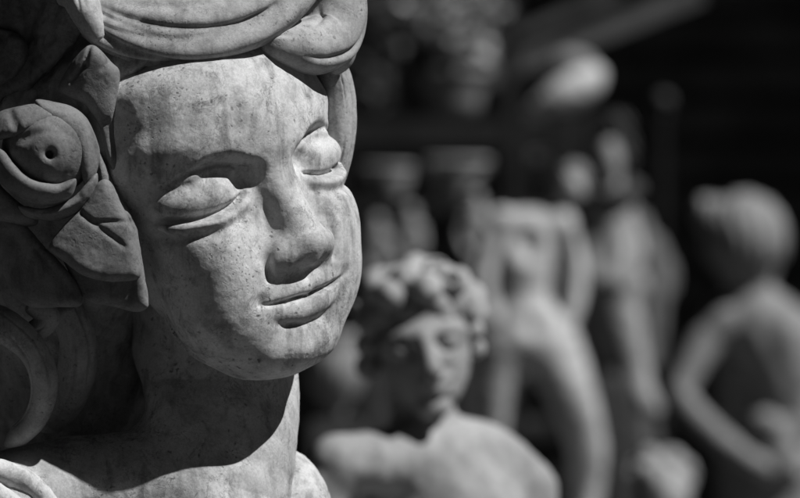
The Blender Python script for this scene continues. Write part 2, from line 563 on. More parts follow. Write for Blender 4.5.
def slab_sdf(outline, depth_fn, th, rnd=5, k=7, d_ref=100, grooves=()):
    """a thick carved leaf: outline and grooves in photo pixels, front surface depth_fn(px, py)."""
    poly = smooth_poly(outline)
    f = 1 - d_ref / D0
    def sdf(P):
        X = P[:, 0] / f + 400; Y = 249 - P[:, 1] / f
        d2 = poly_sdf(X, Y, poly)
        Df = depth_fn(X, Y)
        for a, b, w, dp in grooves:
            ds, h = seg_dist(X, Y, a, b)
            Df = Df - dp * np.exp(-(ds / w) ** 2) * (1 - .5 * h)
        dz = np.abs(P[:, 2] - (Df - th)) - th
        return (smax(d2 + 1, dz, k)) * .75
    lo = np.array([(poly[:, 0].min() - 400) * f - 8, (249 - poly[:, 1].max()) * f - 8])
    hi = np.array([(poly[:, 0].max() - 400) * f + 8, (249 - poly[:, 1].min()) * f + 8])
    gx = np.random.RandomState(1).rand(4000, 2)
    X = poly[:, 0].min() + gx[:, 0] * np.ptp(poly[:, 0]); Y = poly[:, 1].min() + gx[:, 1] * np.ptp(poly[:, 1])
    Dv = depth_fn(X, Y)
    return sdf, (lo[0], lo[1], Dv.min() - 2 * th - 12), (hi[0], hi[1], Dv.max() + 10)

def carve(name, outline, depth_fn, th, mat, parent, v=2.6, sub=1, rough=.5, **kw):
    kw.setdefault('k', 13); th *= 1.3
    f, lo, hi = slab_sdf(outline, depth_fn, th, **kw)
    V, Q = sculpt(f, lo, hi, v, sub, 2, lambda W: fbm(W, 1 / 16., 3, 7) * rough + fbm(W, 1 / 5., 2, 9) * .25 * rough)
    return mesh_obj(name, to_world(V), Q, mat, parent)

def tubes(name, chains, v, mat, parent, sub=1, k=5, rough=.6, extra=None):
    """a solid made of smooth chains given in photo pixels + depth + radius."""
    ch = [np.array([list(vp(a[0], a[1], a[2])) + [a[3]] for a in c]) for c in chains]
    ch = [spline(c, max(6, 4 * len(c))) for c in ch]
    A = np.vstack(ch)
    def f(P):
        d = None
        for c in ch:
            e = chain(P, c); d = e if d is None else smin(d, e, k)
        if extra is not None: d = extra(P, d)
        return d
    r = A[:, 3].max() + 6
    V, Q = sculpt(f, A[:, :3].min(0) - r, A[:, :3].max(0) + r, v, sub, 2, lambda W: fbm(W, 1 / 14., 3, 5) * rough)
    return mesh_obj(name, to_world(V), Q, mat, parent)

# ================================================================== THE BUST
M_HAIR = stone('weathered_stone_hair', .47, stain=.55)
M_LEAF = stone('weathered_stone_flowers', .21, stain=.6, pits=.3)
bust = thing('statue_bust', 'large weathered stone bust with closed eyes and a rose in its hair', 'statue', (-.12, 0, CAM_Z - .25))
V, Q = sculpt(bust_sdf, (-560, -400, -300), (20, 320, 260), 4.0, HEAD_SUB, 2, bust_detail)
mesh_obj('body', to_world(V), Q, M_STONE, bust)

# hair: the mass of hair round the skull, then the carved locks on it
def hair_sdf(P):
    p = to_local(P)
    d = ell(p, (0, 92, -44), (150, 118, 160))
    d = smax(d, (p[:, 2] * .6 - (p[:, 1] - 114)), 12)     # cut back to the hairline
    d = smin(d, chainv(P, [(60, 120, -60, 90), (60, 240, -60, 95), (60, 330, -130, 96), (66, 400, -150, 90), (50, 470, -150, 80)], 8), 40)
    q = P * .055
    w = np.sin(q[:, 0] * 2.1 + 1.6 * np.sin(q[:, 1] * 1.1) + q[:, 2]) 
    return d * .9 + 2.2 * w * w
V, Q = sculpt(hair_sdf, (-640, -240, -330), (10, 420, 150), 6.0, 1, 2, lambda W: fbm(W, 1 / 14., 3, 21) * 2.0)
hair = mesh_obj('hair', to_world(V), Q, M_HAIR, bust)
LOCKS = [
    # big swept lock over the forehead, then the ones above it and the curl over the far temple
    ([(82, -30, 60, 12), (100, 2, 70, 20), (140, 19, 78, 25), (195, 22, 76, 27), (246, 5, 60, 26), (288, -32, 42, 23), (312, -80, 24, 18)], 3, dict(strands=22, flat=1.9, twist=.6, depth=.17, roll=-.42)),
    ([(90, -70, 40, 24), (150, -58, 60, 34), (220, -66, 56, 36), (280, -100, 30, 30)], 8, dict(strands=8)),
    ([(255, 40, 70, 10), (280, 45, 60, 24), (308, 48, 34, 31), (330, 36, 8, 32), (338, 2, -4, 30), (326, -32, 0, 26)], 12, dict(strands=8, flat=.9, twist=-.9)),
    ([(330, 70, -8, 10), (343, 55, 0, 14), (346, 20, 0, 16), (338, -30, 0, 18)], 15, dict(strands=6, twist=.4)),
    ([(60, -30, 70, 26), (84, 10, 92, 20), (104, 46, 96, 10)], 21, dict(strands=6, twist=.8)),
    # curls below the wreath
    ([(-20, 316, 70, 20), (8, 328, 78, 20), (34, 352, 80, 17), (44, 386, 74, 15), (34, 420, 60, 13), (4, 446, 46, 12)], 33, dict(strands=6, twist=1.2)),
    ([(30, 300, 60, 14), (48, 318, 60, 14), (30, 332, 56, 12), (6, 322, 52, 10)], 37, dict(strands=5)),
    ([(60, 300, 20, 20), (78, 340, 4, 22), (70, 390, -20, 22), (40, 430, -40, 18)], 39, dict(strands=6)),
]
for pts, sd, kw in LOCKS:
    lock('hair_lock', pts, sd, M_HAIR, hair, **kw)

# leaves of the wreath
def dome(cx, cy, d, sx, sy, h, tx=0, ty=0):
    return lambda X, Y: d + tx * (X - cx) + ty * (Y - cy) + h * np.exp(-((X - cx) / sx) ** 2 - ((Y - cy) / sy) ** 2)

def leaf_right(X, Y):                                    # long leaf hanging between rose and cheek
    e = 118 + .16 * (Y - 80)
    ridge = 8 * np.exp(-((X - e) / 16) ** 2)
    fold = 14 * np.exp(-(((Y - 262) - .32 * (X - 60)) / 11) ** 2) * (X > 0)
    return 118 + ridge - .22 * np.maximum(90 - X, 0) - .05 * (Y - 200) + 0 * fold
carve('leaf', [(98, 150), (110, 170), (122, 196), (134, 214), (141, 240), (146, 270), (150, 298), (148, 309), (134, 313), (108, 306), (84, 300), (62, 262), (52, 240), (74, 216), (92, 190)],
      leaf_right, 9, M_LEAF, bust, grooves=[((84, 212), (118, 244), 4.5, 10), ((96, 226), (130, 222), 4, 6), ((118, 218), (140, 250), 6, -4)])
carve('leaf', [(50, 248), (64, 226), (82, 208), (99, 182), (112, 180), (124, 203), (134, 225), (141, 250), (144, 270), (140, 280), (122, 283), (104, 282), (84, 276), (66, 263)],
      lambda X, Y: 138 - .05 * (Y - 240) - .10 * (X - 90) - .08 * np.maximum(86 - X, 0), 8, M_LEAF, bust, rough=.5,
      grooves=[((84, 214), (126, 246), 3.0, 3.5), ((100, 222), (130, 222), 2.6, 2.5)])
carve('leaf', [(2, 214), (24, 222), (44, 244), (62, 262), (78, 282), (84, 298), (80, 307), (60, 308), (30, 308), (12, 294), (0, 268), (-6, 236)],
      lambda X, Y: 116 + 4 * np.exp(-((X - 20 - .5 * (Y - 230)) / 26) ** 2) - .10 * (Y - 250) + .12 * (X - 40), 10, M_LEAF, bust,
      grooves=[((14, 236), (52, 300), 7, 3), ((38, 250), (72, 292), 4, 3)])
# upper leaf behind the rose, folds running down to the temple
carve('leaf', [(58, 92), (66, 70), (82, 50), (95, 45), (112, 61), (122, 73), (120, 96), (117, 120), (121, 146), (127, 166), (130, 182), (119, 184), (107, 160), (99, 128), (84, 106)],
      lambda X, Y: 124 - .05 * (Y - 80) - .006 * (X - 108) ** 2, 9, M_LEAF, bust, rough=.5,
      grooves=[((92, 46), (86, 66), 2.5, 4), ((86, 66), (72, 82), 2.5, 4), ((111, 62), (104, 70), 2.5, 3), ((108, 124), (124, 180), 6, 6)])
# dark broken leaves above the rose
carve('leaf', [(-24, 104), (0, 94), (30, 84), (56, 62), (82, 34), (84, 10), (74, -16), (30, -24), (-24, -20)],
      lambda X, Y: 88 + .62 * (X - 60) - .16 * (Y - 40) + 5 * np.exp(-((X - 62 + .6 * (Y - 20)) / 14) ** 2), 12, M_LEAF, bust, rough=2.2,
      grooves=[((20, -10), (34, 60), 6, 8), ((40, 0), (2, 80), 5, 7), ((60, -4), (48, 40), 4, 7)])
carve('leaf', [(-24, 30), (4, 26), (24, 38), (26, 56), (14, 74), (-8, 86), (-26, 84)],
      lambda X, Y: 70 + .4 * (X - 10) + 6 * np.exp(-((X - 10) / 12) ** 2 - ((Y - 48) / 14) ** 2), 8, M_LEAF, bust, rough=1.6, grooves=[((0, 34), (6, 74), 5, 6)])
# locks on the far side, seen beyond the temple
lock('hair_lock', [(334, 56, -36, 9), (342, 84, -46, 13), (346, 118, -54, 13), (344, 152, -58, 11), (341, 176, -58, 7), (338, 190, -56, 4)], 51, M_HAIR, hair, strands=11, twist=.5, depth=.2)
lock('hair_lock', [(324, 50, -16, 14), (334, 90, -32, 17), (337, 130, -42, 17), (335, 165, -50, 14), (331, 196, -54, 7)], 53, M_HAIR, hair, strands=9, twist=-.5)

# the rose: a round bud with a drilled heart, wrapped by overlapping petals
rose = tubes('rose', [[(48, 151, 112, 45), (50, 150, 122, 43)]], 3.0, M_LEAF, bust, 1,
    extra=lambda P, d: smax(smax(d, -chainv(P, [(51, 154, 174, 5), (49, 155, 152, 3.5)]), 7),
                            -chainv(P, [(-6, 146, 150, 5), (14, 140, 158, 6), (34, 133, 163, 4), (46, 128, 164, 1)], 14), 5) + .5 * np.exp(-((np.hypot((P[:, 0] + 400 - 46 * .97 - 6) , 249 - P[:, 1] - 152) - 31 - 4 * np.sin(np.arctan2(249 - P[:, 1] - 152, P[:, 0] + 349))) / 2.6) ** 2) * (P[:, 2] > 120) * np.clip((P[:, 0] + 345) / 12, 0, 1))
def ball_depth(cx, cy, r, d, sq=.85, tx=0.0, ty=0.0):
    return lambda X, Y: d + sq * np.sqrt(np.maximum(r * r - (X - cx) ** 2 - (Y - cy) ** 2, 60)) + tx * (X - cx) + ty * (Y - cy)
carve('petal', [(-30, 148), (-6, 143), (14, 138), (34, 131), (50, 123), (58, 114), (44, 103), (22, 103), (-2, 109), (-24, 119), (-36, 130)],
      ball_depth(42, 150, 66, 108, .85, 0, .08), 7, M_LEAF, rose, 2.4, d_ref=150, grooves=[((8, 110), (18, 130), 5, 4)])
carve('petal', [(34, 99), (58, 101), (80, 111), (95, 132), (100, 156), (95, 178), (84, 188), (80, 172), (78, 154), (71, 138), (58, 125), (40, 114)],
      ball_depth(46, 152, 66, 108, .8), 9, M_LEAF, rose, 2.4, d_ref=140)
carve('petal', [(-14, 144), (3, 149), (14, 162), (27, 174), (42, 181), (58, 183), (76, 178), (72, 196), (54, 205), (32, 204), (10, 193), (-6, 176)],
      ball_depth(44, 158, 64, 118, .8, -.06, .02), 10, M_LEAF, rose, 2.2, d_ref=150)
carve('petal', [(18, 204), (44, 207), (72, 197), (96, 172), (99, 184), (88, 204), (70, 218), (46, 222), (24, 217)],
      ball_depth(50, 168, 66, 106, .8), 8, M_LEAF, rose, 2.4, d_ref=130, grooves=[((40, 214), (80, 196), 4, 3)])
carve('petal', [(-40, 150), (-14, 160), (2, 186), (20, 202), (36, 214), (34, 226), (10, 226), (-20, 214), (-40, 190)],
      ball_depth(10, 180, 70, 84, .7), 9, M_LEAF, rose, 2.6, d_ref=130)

# robe on the shoulders
ROBE = [
    [[(-60, 500, 60, 30), (-10, 496, 60, 26), (24, 500, 56, 22), (50, 530, 60, 22), (70, 580, 60, 24)]],
]
def robe_near():
    f = lambda P: smin(smin(chainv(P, [(-70, 474, 84, 15), (-10, 471, 80, 14), (22, 480, 76, 12), (46, 500, 74, 11), (66, 540, 74, 12)], 14),
                            chainv(P, [(-70, 494, 92, 15), (-20, 492, 90, 14), (6, 502, 88, 12), (28, 524, 86, 11), (44, 560, 84, 12)], 14), 3),
                       chainv(P, [(-70, 540, 62, 44), (-10, 545, 58, 42), (40, 590, 52, 40)], 10), 5)
    return sculpt(f, (-560, -400, -20), (-270, -200, 120), 3.5, 1, 2, lambda W: fbm(W, 1 / 14., 3, 5) * .8)
V, Q = robe_near()
mesh_obj('robe', to_world(V), Q, M_STONE, bust)
def robe_far():
    def f(P):
        d = ell(P, vp(276, 535, -112), (62, 92, 58))
        for g in ([(292, 446, -62, 3), (306, 470, -50, 4), (318, 510, -46, 5)], [(300, 446, -80, 2), (318, 470, -66, 3), (332, 510, -62, 4)], [(284, 452, -50, 2), (296, 480, -40, 4), (302, 520, -38, 4)]):
            d = smax(d, -chainv(P, g, 12), 5)
        return d
    return sculpt(f, (-200, -360, -200), (0, -180, -30), 3.5, 1, 2, lambda W: fbm(W, 1 / 14., 3, 6) * .8)
V, Q = robe_far()
mesh_obj('robe', to_world(V), Q, M_STONE, bust)

# ================================================================== THE YARD BEHIND
import bmesh
def ground_pt(px, y):
    return ((px - 400) * kpx(y), y, 0.0)

def far_world(P, y):
    k = kpx(y)
    return np.stack([P[:, 0] * k, y - P[:, 2] * k, P[:, 1] * k + CAM_Z], -1)

def cv(pts):                                             # photo pixel rows -> local rows at the thing's own depth
    return np.array([[a[0] - 400, 249 - a[1], a[2], a[3]] for a in pts], float)

def cp(x, y, d=0):
    return (x - 400, 249 - y, d)

def figure(name, f, lo, hi, y, mat, parent, v=4.0, sub=1, rough=.8):
    (x0, y0, d0), (x1, y1, d1) = lo, hi
    V, Q = sculpt(f, (x0 - 400, 249 - y1, d0), (x1 - 400, 249 - y0, d1), v, sub, 2, lambda W: fbm(W, 1 / 18., 3, 5) * rough)
    return mesh_obj(name, far_world(V, y), Q, mat, parent)

def union(P, chains, k=10, start=None):
    d = start
    for c in chains:
        c = cv(c) if not isinstance(c, np.ndarray) else c
        e = chain(P, spline(c, 3 * len(c)))
        d = e if d is None else smin(d, e, k)
    return d

def block(name, x0, x1, y0, y1, z0, z1, mat, parent=None, bevel=.01):
    bm = bmesh.new()
    bmesh.ops.create_cube(bm, size=1)
    for v in bm.verts:
        v.co = ((x0 + x1) / 2 + v.co.x * (x1 - x0), (y0 + y1) / 2 + v.co.y * (y1 - y0), (z0 + z1) / 2 + v.co.z * (z1 - z0))
    if bevel:
        bmesh.ops.bevel(bm, geom=bm.edges[:], offset=bevel, segments=2, affect='EDGES')
    me = bpy.data.meshes.new(name); bm.to_mesh(me); bm.free()
    me.materials.append(mat)
    o = bpy.data.objects.new(name, me); COL.objects.link(o)
    if parent is not None: attach(o, parent)
    return o

def lathe(name, prof, px, y, mat, parent=None, n=64, ribs=0, rib=0.0):
    """turned solid; profile rows (radius, photo y) in pixels at depth y."""
    k = kpx(y); P = []
    prof = np.array(prof, float)
    a = np.linspace(0, 2 * np.pi, n, endpoint=False)
    for r, py in prof:
        rr = r * (1 + rib * np.cos(ribs * a)) if ribs else np.full(n, r)
        P.append(np.stack([(px - 400 + rr * np.cos(a)) * k, y + rr * np.sin(a) * k, np.full(n, CAM_Z + (249 - py) * k)], -1))
    V = np.concatenate(P); m = len(prof)
    i, j = np.meshgrid(np.arange(m - 1), np.arange(n), indexing='ij')
    Q = np.stack([i * n + j, (i + 1) * n + j, (i + 1) * n + (j + 1) % n, i * n + (j + 1) % n], -1).reshape(-1, 4)
    return mesh_obj(name, V, Q, mat, parent)

def plinth(px, y, top_py, w, parent, mat):
    k = kpx(y); x = (px - 400) * k; h = CAM_Z + (249 - top_py) * k
    return block('plinth', x - w, x + w, y - w, y + w, 0, h, mat, parent, .015)

M_FIG = stone('pale_garden_stone', .40, stain=.35, pits=.2, bump=.6)
M_FIG2 = stone('grey_garden_stone', .30, stain=.4, pits=.2, bump=.6)
M_MARBLE = stone('white_marble', .72, stain=.15, pits=.1, bump=.4)
M_BRIGHT = stone('bright_garden_stone', .60, stain=.3, pits=.2, bump=.5)
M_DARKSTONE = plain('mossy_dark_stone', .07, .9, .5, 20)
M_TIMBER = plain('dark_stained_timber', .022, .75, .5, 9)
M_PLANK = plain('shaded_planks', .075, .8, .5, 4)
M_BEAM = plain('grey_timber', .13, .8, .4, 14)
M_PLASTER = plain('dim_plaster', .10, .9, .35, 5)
M_GRAVEL = plain('dark_gravel', .06, .95, .5, 60, .6)

# ground
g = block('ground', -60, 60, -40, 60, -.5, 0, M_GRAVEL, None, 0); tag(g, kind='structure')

# pedestal of the bust
k_ = plinth(190, 0, 640, .13, None, M_DARKSTONE); k_.name = 'pedestal'
tag(k_, 'square stone pedestal carrying the large bust', 'pedestal')

# ---- curly-haired boy
YB = 1.35
boy = thing('statue', 'blurred pale statue of a curly-haired boy right beside the big chin', 'statue', ground_pt(425, YB), 'garden statues standing behind the bust')
def boy_body(P):
    d = ell(P, cp(421, 322, 0), (51, 60, 55))
    d = smin(d, ell(P, cp(426, 356, 22), (44, 56, 43)), 12)
    d = smin(d, ell(P, cp(430, 386, 30), (27, 27, 28)), 12)
    d = smin(d, union(P, [[(388, 342, 44, 7), (405, 336, 54, 7), (426, 335, 58, 7), (448, 329, 52, 7), (460, 330, 42, 6)]]), 12)
    d = smax(d, -ell(P, cp(404, 351, 70), (15, 8, 13)), 6)
    d = smax(d, -ell(P, cp(447, 342, 66), (13, 8, 13)), 6)
    d = smin(d, ell(P, cp(403, 350, 52), (12, 9, 10)), 3)
    d = smin(d, ell(P, cp(448, 340, 51), (11, 8, 10)), 3)
    d = smin(d, union(P, [[(424, 336, 62, 7), (428, 352, 69, 7), (433, 368, 74, 9)]]), 6)
    d = smin(d, union(P, [[(422, 384, 58, 4), (434, 379, 66, 5.5), (449, 375, 57, 4)]]), 3)
    d = smin(d, union(P, [[(425, 392, 57, 4), (436, 388, 64, 6), (448, 384, 56, 4)]]), 3)
    d = smin(d, ell(P, cp(433, 405, 50), (17, 13, 14)), 6)
    d = smin(d, union(P, [[(420, 380, -14, 33), (423, 415, -16, 33), (425, 450, -18, 38)]]), 8)
    t = union(P, [[(340, 462, 62, 29), (378, 460, 46, 32), (422, 458, 6, 40), (480, 462, -22, 40), (524, 492, -40, 34)]])
    t = smin(t, ell(P, cp(432, 560, -4), (78, 110, 58)), 24)
    t = smin(t, ell(P, cp(470, 520, 10), (54, 60, 44)), 20)
    t = smin(t, union(P, [[(340, 462, 62, 29), (322, 500, 66, 27), (320, 560, 76, 25), (350, 620, 90, 24)]]), 8)
    t = smin(t, union(P, [[(524, 494, -40, 32), (540, 556, -30, 28), (545, 640, -10, 25)]]), 8)
    return smin(d, t, 12)
figure('body', boy_body, (270, 240, -110), (580, 660, 130), YB, M_FIG, boy, 3.5, 1)
rng = random.Random(5)
CURL = []
for i in range(70):
    th = rng.uniform(0, 2 * math.pi); u = rng.uniform(-.15, 1)
    c = math.sqrt(max(0, 1 - u * u))
    CURL.append(((418 + 58 * c * math.cos(th), 314 - 46 * u, 60 * c * math.sin(th) - 8), rng.uniform(8, 16)))
for x, y_, d_, r_ in [(370, 322, 30, 14), (382, 314, 38, 13), (394, 322, 42, 9), (408, 309, 46, 14), (420, 318, 48, 8), (436, 304, 44, 14), (452, 312, 38, 9), (468, 312, 24, 13), (472, 330, 20, 12), (474, 348, 8, 11), (368, 344, 22, 13), (368, 366, 8, 13), (390, 294, 48, 16), (426, 288, 52, 16), (452, 282, 38, 15), (405, 278, 44, 15), (436, 270, 36, 14), (378, 290, 34, 15)]:
    CURL.append(((x, y_, d_), r_))
def boy_hair(P):
    d = ell(P, cp(417, 308, -14), (57, 47, 56))
    for c, r in CURL:
        q = P - np.array(cp(*c))
        d = smin(d, np.sqrt((q * q).sum(1)) - r, 3)
    d = smax(d, -union(P, [[(395, 290, 66, 4), (412, 270, 56, 4), (440, 262, 40, 4)], [(420, 300, 76, 3), (436, 282, 66, 4), (460, 278, 40, 4)]]), 4)
    return d
figure('hair', boy_hair, (335, 235, -90), (500, 385, 95), YB, M_FIG, boy, 3.5, 1)
plinth(425, YB, 650, .17, boy, M_FIG2)

# ---- nude with her hand on the hip
YG = 6.0
nude = thing('statue', 'blurred pale nude torso statue between the curly boy and the dark-collared figure', 'statue', ground_pt(540, YG), 'garden statues standing behind the bust')
def nude_body(P):
    d = union(P, [[(502, 352, 10, 27), (494, 392, 12, 21), (491, 436, 4, 18), (496, 480, -4, 14), (498, 530, 0, 12)],
                  [(552, 352, 6, 31), (574, 400, 12, 23), (586, 446, 4, 19), (588, 490, -4, 15), (586, 530, 0, 12)]], 10)
    d = smin(d, ell(P, cp(527, 338, 4), (45, 34, 34)), 12)
    d = smin(d, union(P, [[(524, 330, 0, 34), (521, 292, 0, 29), (524, 262, 2, 30), (530, 238, 0, 26)]]), 14)
    d = smin(d, union(P, [[(502, 222, 2, 13), (530, 228, -6, 18), (560, 226, 2, 16)]]), 10)
    d = smin(d, union(P, [[(502, 220, 4, 12), (492, 252, 8, 11), (486, 286, 16, 10), (492, 318, 26, 8)]]), 5)
    d = smin(d, union(P, [[(562, 226, 0, 14), (574, 262, -4, 11), (576, 296, 6, 9), (566, 326, 18, 8)]]), 5)
    d = smax(d, -ell(P, cp(527, 243, 32), (11, 17, 16)), 10)
    d = smax(d, -ell(P, cp(531, 324, 40), (9, 10, 10)), 9)
    d = smin(d, union(P, [[(556, 216, 0, 10), (566, 200, 0, 9)]]), 6)
    return smin(d, ell(P, cp(572, 186, 2), (13, 17, 16)), 4)
figure('body', nude_body, (455, 160, -60), (625, 535, 70), YG, M_BRIGHT, nude, 3.0, 1)
def nude_hair(P):
    d = ell(P, cp(574, 178, -4), (16, 16, 18))
    return smin(d, ell(P, cp(582, 190, -14), (8, 9, 9)), 4) + .8 * np.sin(P[:, 0] * .9 + P[:, 1] * .5)
figure('hair', nude_hair, (550, 155, -40), (600, 210, 30), YG, M_FIG2, nude, 3.0, 1)
plinth(545, YG, 525, .16, nude, M_FIG2)

# ---- slim robed figure, raised arm
YF = 6.6
robed = thing('statue', 'blurred slim statue with a dark collar and dark cloak left of the black gap', 'statue', ground_pt(625, YF), 'garden statues standing behind the bust')
def robed_body(P):
    d = ell(P, cp(609, 160, 2), (15, 25, 19))
    d = smin(d, union(P, [[(610, 180, 0, 11), (610, 204, 0, 16), (612, 236, 2, 17), (614, 262, 2, 21)]]), 8)
    d = smin(d, union(P, [[(596, 280, 8, 17), (616, 276, 4, 22), (632, 286, 2, 18)]]), 8)
    d = smin(d, union(P, [[(622, 208, -4, 10), (634, 240, 2, 9), (634, 266, 14, 8), (620, 284, 24, 7)]]), 5)
    d = smin(d, union(P, [[(612, 288, 2, 25), (624, 335, 6, 21), (634, 380, 10, 17), (642, 398, 16, 14), (652, 408, 20, 9)]]), 10)
    d = smin(d, union(P, [[(600, 206, 4, 10), (592, 240, 6, 9), (588, 270, 12, 9)]]), 5)
    return d
figure('body', robed_body, (565, 125, -50), (695, 425, 60), YF, M_FIG, robed, 3.0, 1)
def robed_hair(P):
    d = ell(P, cp(616, 152, -8), (20, 30, 22))
    d = smin(d, ell(P, cp(618, 124, 2), (13, 12, 14)), 6)
    return d + 1.6 * np.sin(P[:, 1] * .5 + P[:, 0] * .7)
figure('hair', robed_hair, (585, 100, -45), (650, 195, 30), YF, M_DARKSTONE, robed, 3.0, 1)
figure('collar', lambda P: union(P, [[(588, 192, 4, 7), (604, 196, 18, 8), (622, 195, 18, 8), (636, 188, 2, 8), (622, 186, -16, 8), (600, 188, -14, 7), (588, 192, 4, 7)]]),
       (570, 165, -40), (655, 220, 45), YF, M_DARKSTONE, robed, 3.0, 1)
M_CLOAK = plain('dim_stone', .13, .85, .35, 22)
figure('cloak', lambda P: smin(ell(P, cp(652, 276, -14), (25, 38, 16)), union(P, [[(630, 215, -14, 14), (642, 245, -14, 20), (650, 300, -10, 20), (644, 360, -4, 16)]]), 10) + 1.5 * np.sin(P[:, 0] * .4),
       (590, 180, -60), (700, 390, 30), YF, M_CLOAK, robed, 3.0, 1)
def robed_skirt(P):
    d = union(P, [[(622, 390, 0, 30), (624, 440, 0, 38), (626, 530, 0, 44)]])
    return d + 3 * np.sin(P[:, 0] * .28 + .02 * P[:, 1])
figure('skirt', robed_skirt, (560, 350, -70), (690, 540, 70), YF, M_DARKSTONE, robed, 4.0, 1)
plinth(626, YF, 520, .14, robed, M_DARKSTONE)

# ---- figure seen from behind at the right
YR = 7.0
back = thing('statue', 'blurred statue turned away with smooth round head at the far right', 'statue', ground_pt(780, YR), 'garden statues standing behind the bust')
def back_body(P):
    d = ell(P, cp(746, 246, 0), (36, 44, 40))
    d = smin(d, union(P, [[(748, 275, -4, 24), (750, 300, -4, 24), (756, 325, -4, 32)]]), 10)
    d = smin(d, union(P, [[(722, 324, 8, 21), (706, 340, 14, 18), (692, 362, 22, 15.5), (680, 386, 30, 13), (679, 396, 34, 13), (692, 414, 42, 13), (716, 436, 52, 12), (744, 456, 58, 10), (760, 464, 56, 9)]]), 6)
    d = smin(d, union(P, [[(726, 322, 4, 23), (756, 316, -6, 30), (790, 334, -10, 28)]]), 12)
    d = smin(d, union(P, [[(764, 330, -6, 34), (788, 372, -12, 34), (800, 420, -10, 33), (794, 460, -4, 44), (786, 540, 0, 54)]]), 14)
    d = smin(d, union(P, [[(792, 336, -8, 24), (816, 366, -4, 19), (826, 410, 6, 15), (818, 446, 24, 13), (790, 470, 46, 10)]]), 6)
    d = smin(d, union(P, [[(738, 330, -30, 26), (752, 370, -44, 36), (760, 430, -44, 42), (770, 520, -30, 50)]]), 12)
    d = smax(d, -chain(P, cv([(766, 330, 34, 5), (786, 380, 30, 6), (796, 440, 32, 5)]), 0), 14)   # hollow of the spine
    d = smin(d, ell(P, cp(764, 420, 26), (14, 12, 11)), 8)
    return d
figure('body', back_body, (640, 190, -80), (850, 540, 85), YR, M_FIG2, back, 3.5, 1)
def back_hair(P):
    d = ell(P, cp(745, 238, 0), (43, 46, 46))
    d = smin(d, ell(P, cp(706, 212, 0), (14, 16, 18)), 14)
    d = smax(d, P[:, 1] - 0 + (-400), 4) if False else d
    d = smax(d, -(P[:, 1] + 22), 10)
    return d + .8 * np.sin(P[:, 0] * .5 + 1.6 * np.sin(P[:, 1] * .06) + fbm(P, .03, 2, 4) * 3)
figure('hair', back_hair, (680, 180, -60), (800, 300, 60), YR, M_FIG2, back, 3.5, 1)
plinth(780, YR, 525, .2, back, M_FIG2)

# ---- small curly head, bottom right
YS = 5.2
putto = thing('small_statue', 'small pale curly head at the bottom edge beside the turned figure', 'statue', ground_pt(660, YS))
def putto_body(P):
    d = ell(P, cp(664, 496, 12), (26, 34, 30))
    d = smin(d, ell(P, cp(666, 500, 40), (5, 8, 6)), 4)
    d = smin(d, union(P, [[(662, 520, -4, 17), (662, 545, -6, 20), (630, 560, -4, 22), (696, 560, -8, 22)], [(662, 560, 0, 40), (662, 640, 0, 40)]]), 8)
    return d
figure('body', putto_body, (590, 440, -70), (735, 700, 80), YS, M_FIG, putto, 3.5, 1)
PC = [((660 + 30 * math.cos(a) * c, 482 - 26 * u, 30 * math.sin(a) * c - 2), r) for a, u, c, r in
      [(rng.uniform(0, 6.28), u, math.sqrt(1 - u * u), rng.uniform(6, 11)) for u in [rng.uniform(-.1, .98) for _ in range(34)]]]
def putto_hair(P):
    d = ell(P, cp(660, 484, -4), (32, 30, 32))
    for c, r in PC:
        w_ = P - np.array(cp(*c)); d = smin(d, np.sqrt((w_ * w_).sum(1)) - r, 3)
    return d
figure('hair', putto_hair, (605, 430, -60), (715, 530, 55), YS, M_FIG, putto, 3.0, 1)
plinth(662, YS, 690, .09, putto, M_FIG2)

# ---- timber rack with pots
YK = 9.2
kk = kpx(YK); X = lambda px: (px - 400) * kk; Z = lambda py: CAM_Z + (249 - py) * kk
rack = thing('display_rack', 'dark timber rack holding pots behind the statues', 'rack', ground_pt(470, YK))
for py0, py1, fr in ((119, 150, .14), (204, 216, .66), (420, 432, .66)):
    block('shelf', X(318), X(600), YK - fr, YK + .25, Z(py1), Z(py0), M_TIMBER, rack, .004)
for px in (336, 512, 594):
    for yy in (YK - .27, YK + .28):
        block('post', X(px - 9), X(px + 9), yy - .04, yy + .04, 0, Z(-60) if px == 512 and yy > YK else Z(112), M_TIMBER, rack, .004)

def pot(label, px, top, bot, rt, rb, ribs, mat, y=YK - .46, name='planter', cat='planter'):
    t = thing(name, label, cat, (X(px), y, Z(bot)))
    prof = [(.1, bot), (rb * .9, bot), (rb, bot - 1.5)]
    n = 60
    for i in range(n + 1):
        u = i / n
        r = rb + (rt - rb) * math.sin(u * math.pi / 2)
        if ribs:
            r *= 1 - .07 * (1 - abs(math.sin(u * math.pi * ribs))) ** 2
        prof.append((r, bot - 2 - (bot - top - 8) * u))
    lathe('bowl', prof + [(rt * .82, top + 5), (rt * .75, top + 16), (.1, top + 16)], px, y, mat, t, 72)
    lathe('rim', [(rt * .86, top + 5), (rt * 1.06, top + 5), (rt * 1.08, top), (rt * .9, top - 1.5), (rt * .84, top + 1), (rt * .86, top + 5)], px, y, mat, t, 72)
    return t
pot('smooth tapered planter on the rack shelf nearest the bust', 387, 166, 203, 25, 17, 0, M_FIG2)
pot('wide planter with horizontal ribs in the middle of the rack shelf', 463, 160, 203, 37, 33, 5, M_FIG)
pot('narrow planter with horizontal ribs right of the rack post', 553, 154, 203, 24, 22, 7, M_FIG)

